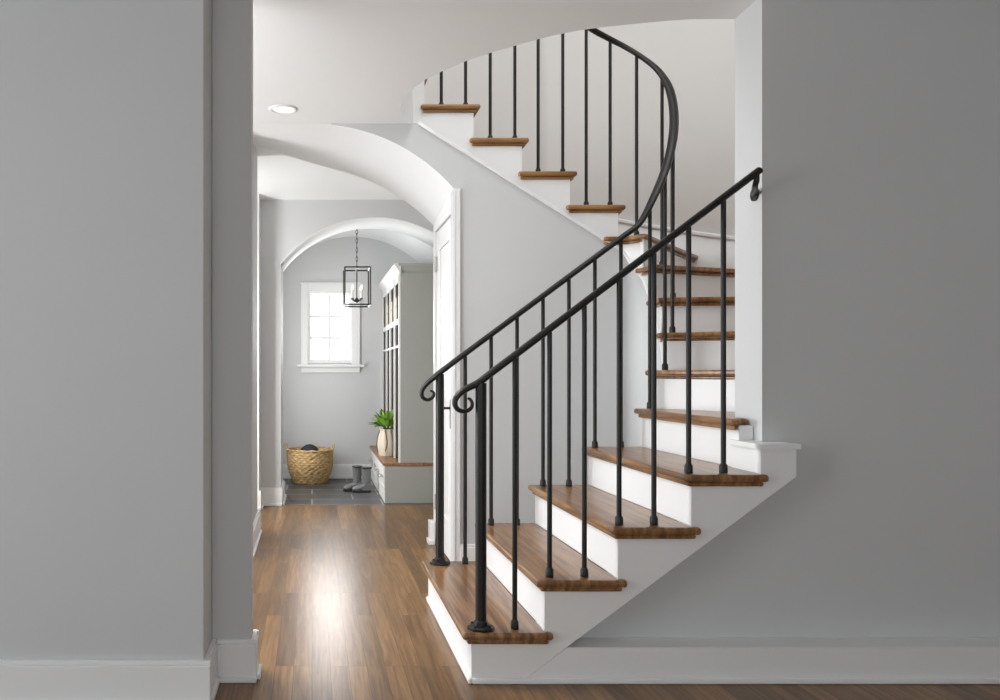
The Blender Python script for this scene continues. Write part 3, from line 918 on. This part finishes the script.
b = MB(); b.box(TX0, XR, Y1L - 0.02, Y1L, BZ, LT); b.build('side_panel', M['cab'], lk, bevel=0.002)
b = MB(); b.box(XR - 0.02, XR, Y0L + 0.024, Y1L - 0.02, BZ, LT - 0.02); b.build('back_panel', M['cabshade'], lk)
b = MB(); b.box(TX0, XR, Y0L + 0.024, Y1L - 0.02, LT - 0.02, LT); b.build('top_panel', M['cab'], lk)
bl = [Y0L + 0.024 + (Y1L - Y0L - 0.044) * i / 4 for i in range(5)]
for i in range(1, 4):
    b = MB(); b.box(TX0 + 0.01, XR - 0.02, bl[i] - 0.009, bl[i] + 0.009, BZ, LT - 0.02); b.build('divider', M['cabshade'], lk)
for z, t in ((1.585, 0.025), (1.365, 0.012)):
    for i in range(4):
        b = MB(); b.box(TX0 + 0.012, XR - 0.02, bl[i] + 0.009, bl[i+1] - 0.009, z - t, z); b.build('shelf', M['cab'], lk)
b = MB()   # face frame, in the lightened cabinet paint
for i in range(5):
    yy = bl[i]; b.box(TX0 - 0.014, TX0, max(yy - 0.024, Y0L + 0.004), min(yy + 0.024, Y1L), BZ, LT)
b.box(TX0 - 0.014, TX0, bl[0], bl[4], 1.555, 1.60); b.box(TX0 - 0.012, TX0, bl[0], bl[4], 1.35, 1.368); b.box(TX0 - 0.014, TX0, bl[0], bl[4], 1.92, LT)
b.build('face_frame', M['cablit'], lk)
b = MB()
prof = [(0, LT - 0.02), (-0.012, LT - 0.02), (-0.016, LT), (-0.05, LT + 0.045), (-0.055, LT + 0.055), (-0.055, LT + 0.07), (0, LT + 0.07)]
b.prism([(TX0 + u, z) for u, z in prof], Y0L - 0.03, Y1L, 'y')
b.build('crown_moulding', M['cablit'], lk)
b = MB(); b.prism([(Y0L + 0.006 + u * 0.7, z) for u, z in prof[2:]], TX0 - 0.02, XR, 'x')
b.build('crown_moulding', M['cab'], lk)
# coat hooks
for i in range(4):
    yc = (bl[i] + bl[i+1]) / 2
    h = MB(); h.tube([(XR - 0.02, yc, 1.2), (XR - 0.07, yc, 1.19), (XR - 0.085, yc, 1.215)], 0.006, 8)
    h.build('coat_hook', M['nickel'], lk, smooth=True)
binlab = ['cream canvas bin in the locker cubby nearest the hallway', 'cream canvas bin in the second locker cubby from the hallway', 'cream canvas bin in the third locker cubby from the hallway', 'cream canvas bin in the locker cubby nearest the window']
def make_bin(yc):
    bt = thing('storage_bin', (0.95, yc, 1.586), binlab[0], 'storage bin', 'canvas bins in the locker cubbies')
    b = MB(); x0, x1, y0, y1, z0, z1 = 0.785, 1.20, yc - 0.165, yc + 0.165, 1.586, 1.83
    t = 0.008
    b.box(x0, x0 + t, y0, y1, z0, z1); b.box(x1 - t, x1, y0, y1, z0, z1); b.box(x0, x1, y0, y0 + t, z0, z1); b.box(x0, x1, y1 - t, y1, z0, z1); b.box(x0, x1, y0, y1, z0, z0 + t)
    b.build('bin_body', M['bin'], bt, bevel=0.003)
    h = MB(); h.tube(catmull([(x0 + 0.002, yc - 0.05, 1.75), (x0 - 0.012, yc - 0.03, 1.722), (x0 - 0.012, yc + 0.03, 1.722), (x0 + 0.002, yc + 0.05, 1.75)], 5), 0.005, 6)
    h.build('bin_handle', M['strap'], bt, smooth=True)
    return bt
proto = make_bin((bl[0] + bl[1]) / 2)
for i in range(1, 4):
    c = proto.copy(); COL.objects.link(c); c.location.y = (bl[i] + bl[i+1]) / 2; c['label'] = binlab[i]
    for ch in list(proto.children):
        d = ch.copy(); COL.objects.link(d); d.parent = c

# ---------------------------------------------------------------- plant in a cream sack
PX, PY, PZ = 0.712, 7.71, BZ + 0.001
pl = thing('potted_plant', (PX, PY, PZ), 'leafy green plant in a cream tied sack pot on the oak bench', 'plant')
b = MB(); rings = []
for i in range(15):
    t = i / 14; z = PZ + 0.25 * t; r0 = 0.078 + 0.022 * math.sin(PI * min(1, t * 1.15)) ** 0.8 - 0.004 * t
    rings.append([(PX + (r0 + 0.005*math.sin(9*2*PI*k/48 + 1.3*t) * (0.3 + t)) * math.cos(2*PI*k/48), PY + (r0 + 0.005*math.sin(9*2*PI*k/48 + 1.3*t) * (0.3 + t)) * math.sin(2*PI*k/48), z) for k in range(48)])
b.loft(rings); b.build('sack_pot', M['bin'], pl, smooth=True, auto=60)
M['sackc'] = add_mottle(mat('pale sackcloth', (0.62, 0.54, 0.43), 0.85), 30, 0.06)
pl.children[0].data.materials[0] = M['sackc']
b = MB()
for (a, da, h0, h1) in ((2.7, 0.55, 0.245, 0.03), (3.5, -0.5, 0.245, 0.03), (4.3, 0.25, 0.24, 0.05)):
    cp_ = []
    for i in range(9):
        t = i / 8; ang_ = a + da * math.sin(t * PI * 0.9); z = h0 + (h1 - h0) * t
        tt = z / 0.25; rr = 0.078 + 0.022 * math.sin(PI * min(1, tt * 1.15)) ** 0.8 + 0.003
        cp_.append((PX + rr * math.cos(ang_), PY + rr * math.sin(ang_), PZ + z))
    b.tube(cp_, 0.0038, 6)
b.build('cord', M['strap'], pl, smooth=True)
b = MB(); b.lathe([(0.055, 0), (0.02, 0.006)], PX, PY, 16, PZ + 0.2505); b.build('soil', M['soil'], pl)
b = MB(); st = MB()
for i in range(64):
    a = random.uniform(0, 2*PI); tilt = random.uniform(0.15, 1.25); ln = random.uniform(0.11, 0.19); wd = random.uniform(0.022, 0.036)
    base = Vector((PX + 0.03*math.cos(a), PY + 0.03*math.sin(a), PZ + 0.255))
    d = Vector((math.cos(a)*math.sin(tilt), math.sin(a)*math.sin(tilt), math.cos(tilt)))
    side = Vector((-math.sin(a), math.cos(a), 0)); nn = d.cross(side)
    rows_l, rows_r, rows_c = [], [], []
    for j in range(8):
        t = j / 7; w_ = wd * math.sin(PI * min(1, 0.06 + t * 0.94)) ** 0.75
        c_ = base + d * (0.03 + ln * t) + Vector((0, 0, -0.05 * t * t * math.sin(tilt)))
        if c_.x > 0.90: c_.x = 0.90
        c_.y = min(max(c_.y, PY - 0.19), PY + 0.19)
        rows_l.append(c_ - side * w_ + nn * 0.35 * w_); rows_c.append(c_); rows_r.append(c_ + side * w_ + nn * 0.35 * w_)
    b.strip(rows_l, rows_c); b.strip(rows_c, rows_r)
    if i % 4 == 0: st.tube([base - Vector((0, 0, 0.004)), base + d * 0.05], 0.003, 5)
b.build('foliage', M['leaf'], pl, smooth=True)
st.build('stem', M['stem'], pl)

# ---------------------------------------------------------------- seagrass basket with a dark ball
KX, KY = -0.02, 8.45
bk = thing('basket', (KX, KY, 0), 'round woven seagrass basket with two handles on the slate floor', 'basket')
def basket_r(t): return 0.168 + 0.062 * math.sin(min(1, t * 1.6) * PI / 2) + 0.006 * t
b = MB(); n = 132; rows_ = 56; Hh = 0.335; out = []
for i in range(rows_ + 1):
    t = i / rows_; ring = []
    for k in range(n):
        a = 2*PI*k/n
        wv = 0.0042 * math.sin(k * 2*PI/6 + (PI if (i // 4) % 2 else 0)) * abs(math.sin(PI * (i % 4 + 0.5) / 4)) + 0.003 * abs(math.sin(PI * i / 4))
        r = basket_r(t) + wv
        ring.append((KX + r*math.cos(a), KY + r*math.sin(a), Hh * t))
    out.append(ring)
inner = []
for i in range(rows_, -1, -7):
    t = i / rows_; r = basket_r(t) - 0.014
    inner.append([(KX + r*math.cos(2*PI*k/n), KY + r*math.sin(2*PI*k/n), max(0.012, Hh*t)) for k in range(n)])
b.loft(out + inner); b.build('basket_body', M['wicker'], bk, smooth=True)
b = MB(); rt = basket_r(1)
b.tube([(KX + rt*math.cos(2*PI*k/48), KY + rt*math.sin(2*PI*k/48), Hh + 0.004 * (1 + math.sin(k*2.1)) ) for k in range(48)], 0.010, 8, closed=True)
b.build('rim', M['wicker'], bk, smooth=True)
for sgn in (-1, 1):
    h = MB(); cx = KX + sgn * (rt - 0.002)
    h.tube(catmull([(cx, KY - 0.07, Hh - 0.01), (cx + sgn*0.008, KY - 0.055, Hh + 0.04), (cx + sgn*0.012, KY, Hh + 0.062), (cx + sgn*0.008, KY + 0.055, Hh + 0.04), (cx, KY + 0.07, Hh - 0.01)], 6), 0.009, 8)
    h.build('handle', M['wicker'], bk, smooth=True)
b = MB(); R_ = 0.105; prof = [(max(0.001, R_*math.sin(PI*i/20)), -R_*math.cos(PI*i/20)) for i in range(21)]
b.lathe(prof, KX - 0.005, KY - 0.03, 32, 0.29, caps=False)
tag(b.build('ball', M['ball'], smooth=True), 'dark navy ball lying inside the seagrass basket', 'ball')

# ---------------------------------------------------------------- rubber boots
def make_boot(x, y, rot, label):
    bt = thing('rubber_boot', (x, y, 0), label, 'boot', 'rubber boots on the slate floor')
    def ell(cx, cz, rx, rz, n=20, plane='h', yy=0.0):
        o = []
        for k in range(n):
            a = 2*PI*k/n
            o.append((cx + rx*math.cos(a), yy + rz*math.sin(a), cz) if plane == 'h' else (cx, yy + rx*math.cos(a), cz + rz*math.sin(a)))
        return o
    b = MB(); rings = []
    # shaft from the rim down to the ankle, then swinging forward into the foot (toe points to -x)
    spec = [(0.0, 0.238, 0, 0.046, 0.043), (0.0, 0.20, 0, 0.045, 0.042), (0.001, 0.15, 0, 0.042, 0.039), (0.001, 0.11, 4, 0.040, 0.037), (-0.002, 0.085, 16, 0.044, 0.037),
            (-0.016, 0.064, 42, 0.047, 0.038), (-0.042, 0.048, 66, 0.041, 0.038), (-0.072, 0.040, 82, 0.033, 0.038), (-0.100, 0.035, 90, 0.027, 0.036), (-0.122, 0.032, 96, 0.020, 0.028), (-0.133, 0.030, 98, 0.009, 0.014)]
    for cx, cz, tilt, ra, rb in spec:
        t = math.radians(tilt); ring = []
        for k in range(22):
            a = 2*PI*k/22; u = ra*math.cos(a); v = rb*math.sin(a)
            ring.append((cx + u*math.cos(t), v, max(0.012, cz + u*math.sin(t)*(1 if tilt else 0))))
        rings.append(ring)
    b.loft(rings)
    b.v = [(x + p[0]*math.cos(rot) - p[1]*math.sin(rot), y + p[0]*math.sin(rot) + p[1]*math.cos(rot), p[2]) for p in b.v]
    b.build('boot_upper', M['rubber'], bt, smooth=True, auto=70)
    s = MB()
    outl = [(0.044*math.cos(a), 0.037*math.sin(a)) for a in [(-PI/2 + PI*k/8) for k in range(9)]]
    outl += [(-0.03, 0.036), (-0.07, 0.041), (-0.105, 0.039), (-0.128, 0.026), (-0.138, 0.0), (-0.128, -0.026), (-0.105, -0.039), (-0.07, -0.041), (-0.03, -0.036)]
    outl = [(x + p[0]*math.cos(rot) - p[1]*math.sin(rot), y + p[0]*math.sin(rot) + p[1]*math.cos(rot)) for p in outl]
    s.prism(outl, 0.0, 0.022, 'z'); s.build('sole', M['sole'], bt, bevel=0.003)
    r = MB(); r.tube([(x + 0.0465*math.cos(2*PI*k/24)*math.cos(rot) - 0.0435*math.sin(2*PI*k/24)*math.sin(rot), y + 0.0465*math.cos(2*PI*k/24)*math.sin(rot) + 0.0435*math.sin(2*PI*k/24)*math.cos(rot), 0.232) for k in range(24)], 0.008, 8, closed=True)
    r.build('rim', M['sole'], bt, smooth=True)
    return bt
make_boot(0.432, 7.82, 0.10, 'grey rubber boot with black sole nearer the basket')
make_boot(0.512, 7.73, -0.05, 'grey rubber boot with black sole nearer the drawer bench')

# ---------------------------------------------------------------- light
wd = bpy.data.worlds.new('daylight'); sc.world = wd; wd.use_nodes = True
bg = wd.node_tree.nodes['Background']; bg.inputs[0].default_value = (0.93, 0.97, 1.0, 1); bg.inputs[1].default_value = 3.0
def area(name, loc, rot, sx, sy, power, col=(1, 1, 1), spread=180):
    l = bpy.data.lights.new(name, 'AREA'); l.shape = 'RECTANGLE'; l.size = sx; l.size_y = sy; l.energy = power; l.color = col
    l.spread = math.radians(spread)
    o = bpy.data.objects.new(name, l); COL.objects.link(o); o.location = loc; o.rotation_euler = rot
    return o
area('left_room_window_light', (-3.40, 3.80, 0.95), (0, -PI/2, math.radians(18)), 1.4, 1.3, 88, (0.92, 0.965, 1.0))
area('entry_fill_light', (-0.75, 3.55, 2.535), (0, 0, 0), 0.6, 0.6, 42, (0.97, 0.985, 1.0))  # added panel hidden by the pier, brightens understair wall and treads
area('front_left_window_light', (-3.46, 0.5, 1.35), (0, -PI/2, math.radians(25)), 1.5, 1.4, 25, (0.90, 0.955, 1.0))
area('rear_fill_light', (0.6, -2.58, 1.4), (PI/2, 0, 0), 2.0, 1.8, 4, (0.90, 0.955, 1.0))  # added weak fill behind the camera, set at the rear opening
area('mudroom_window_light', (0.19, 8.96, 1.62), (-PI/2, 0, 0), 0.42, 0.70, 16, (0.98, 0.99, 1))
area('mudroom_side_light', (-0.45, 7.78, 1.2), (0, -PI/2, 0), 1.6, 0.5, 20, (0.98, 0.99, 1))
area('alcove_fill_light', (-1.15, 5.95, 1.2), (0, -PI/2, math.radians(48)), 1.4, 0.4, 36, (1.0, 0.995, 0.98))  # added, stands free in the alcove, turned to brighten the arch wall
area('upper_window_light', (0.8, 2.9, 5.2), (0, 0, 0), 2.6, 2.6, 68, (0.985, 0.99, 1.0))

# ---------------------------------------------------------------- output look
vs = sc.view_settings
sc.display_settings.display_device = 'sRGB'
vs.view_transform = 'Standard'; vs.look = 'None'; vs.gamma = 1.0; vs.exposure = 0.0; vs.use_curve_mapping = False
sc.cycles.use_denoising = True
sc.cycles.max_bounces = 10; sc.cycles.diffuse_bounces = 7; sc.cycles.glossy_bounces = 4
sc.cycles.sample_clamp_indirect = 8
sc.cycles.use_adaptive_sampling = False
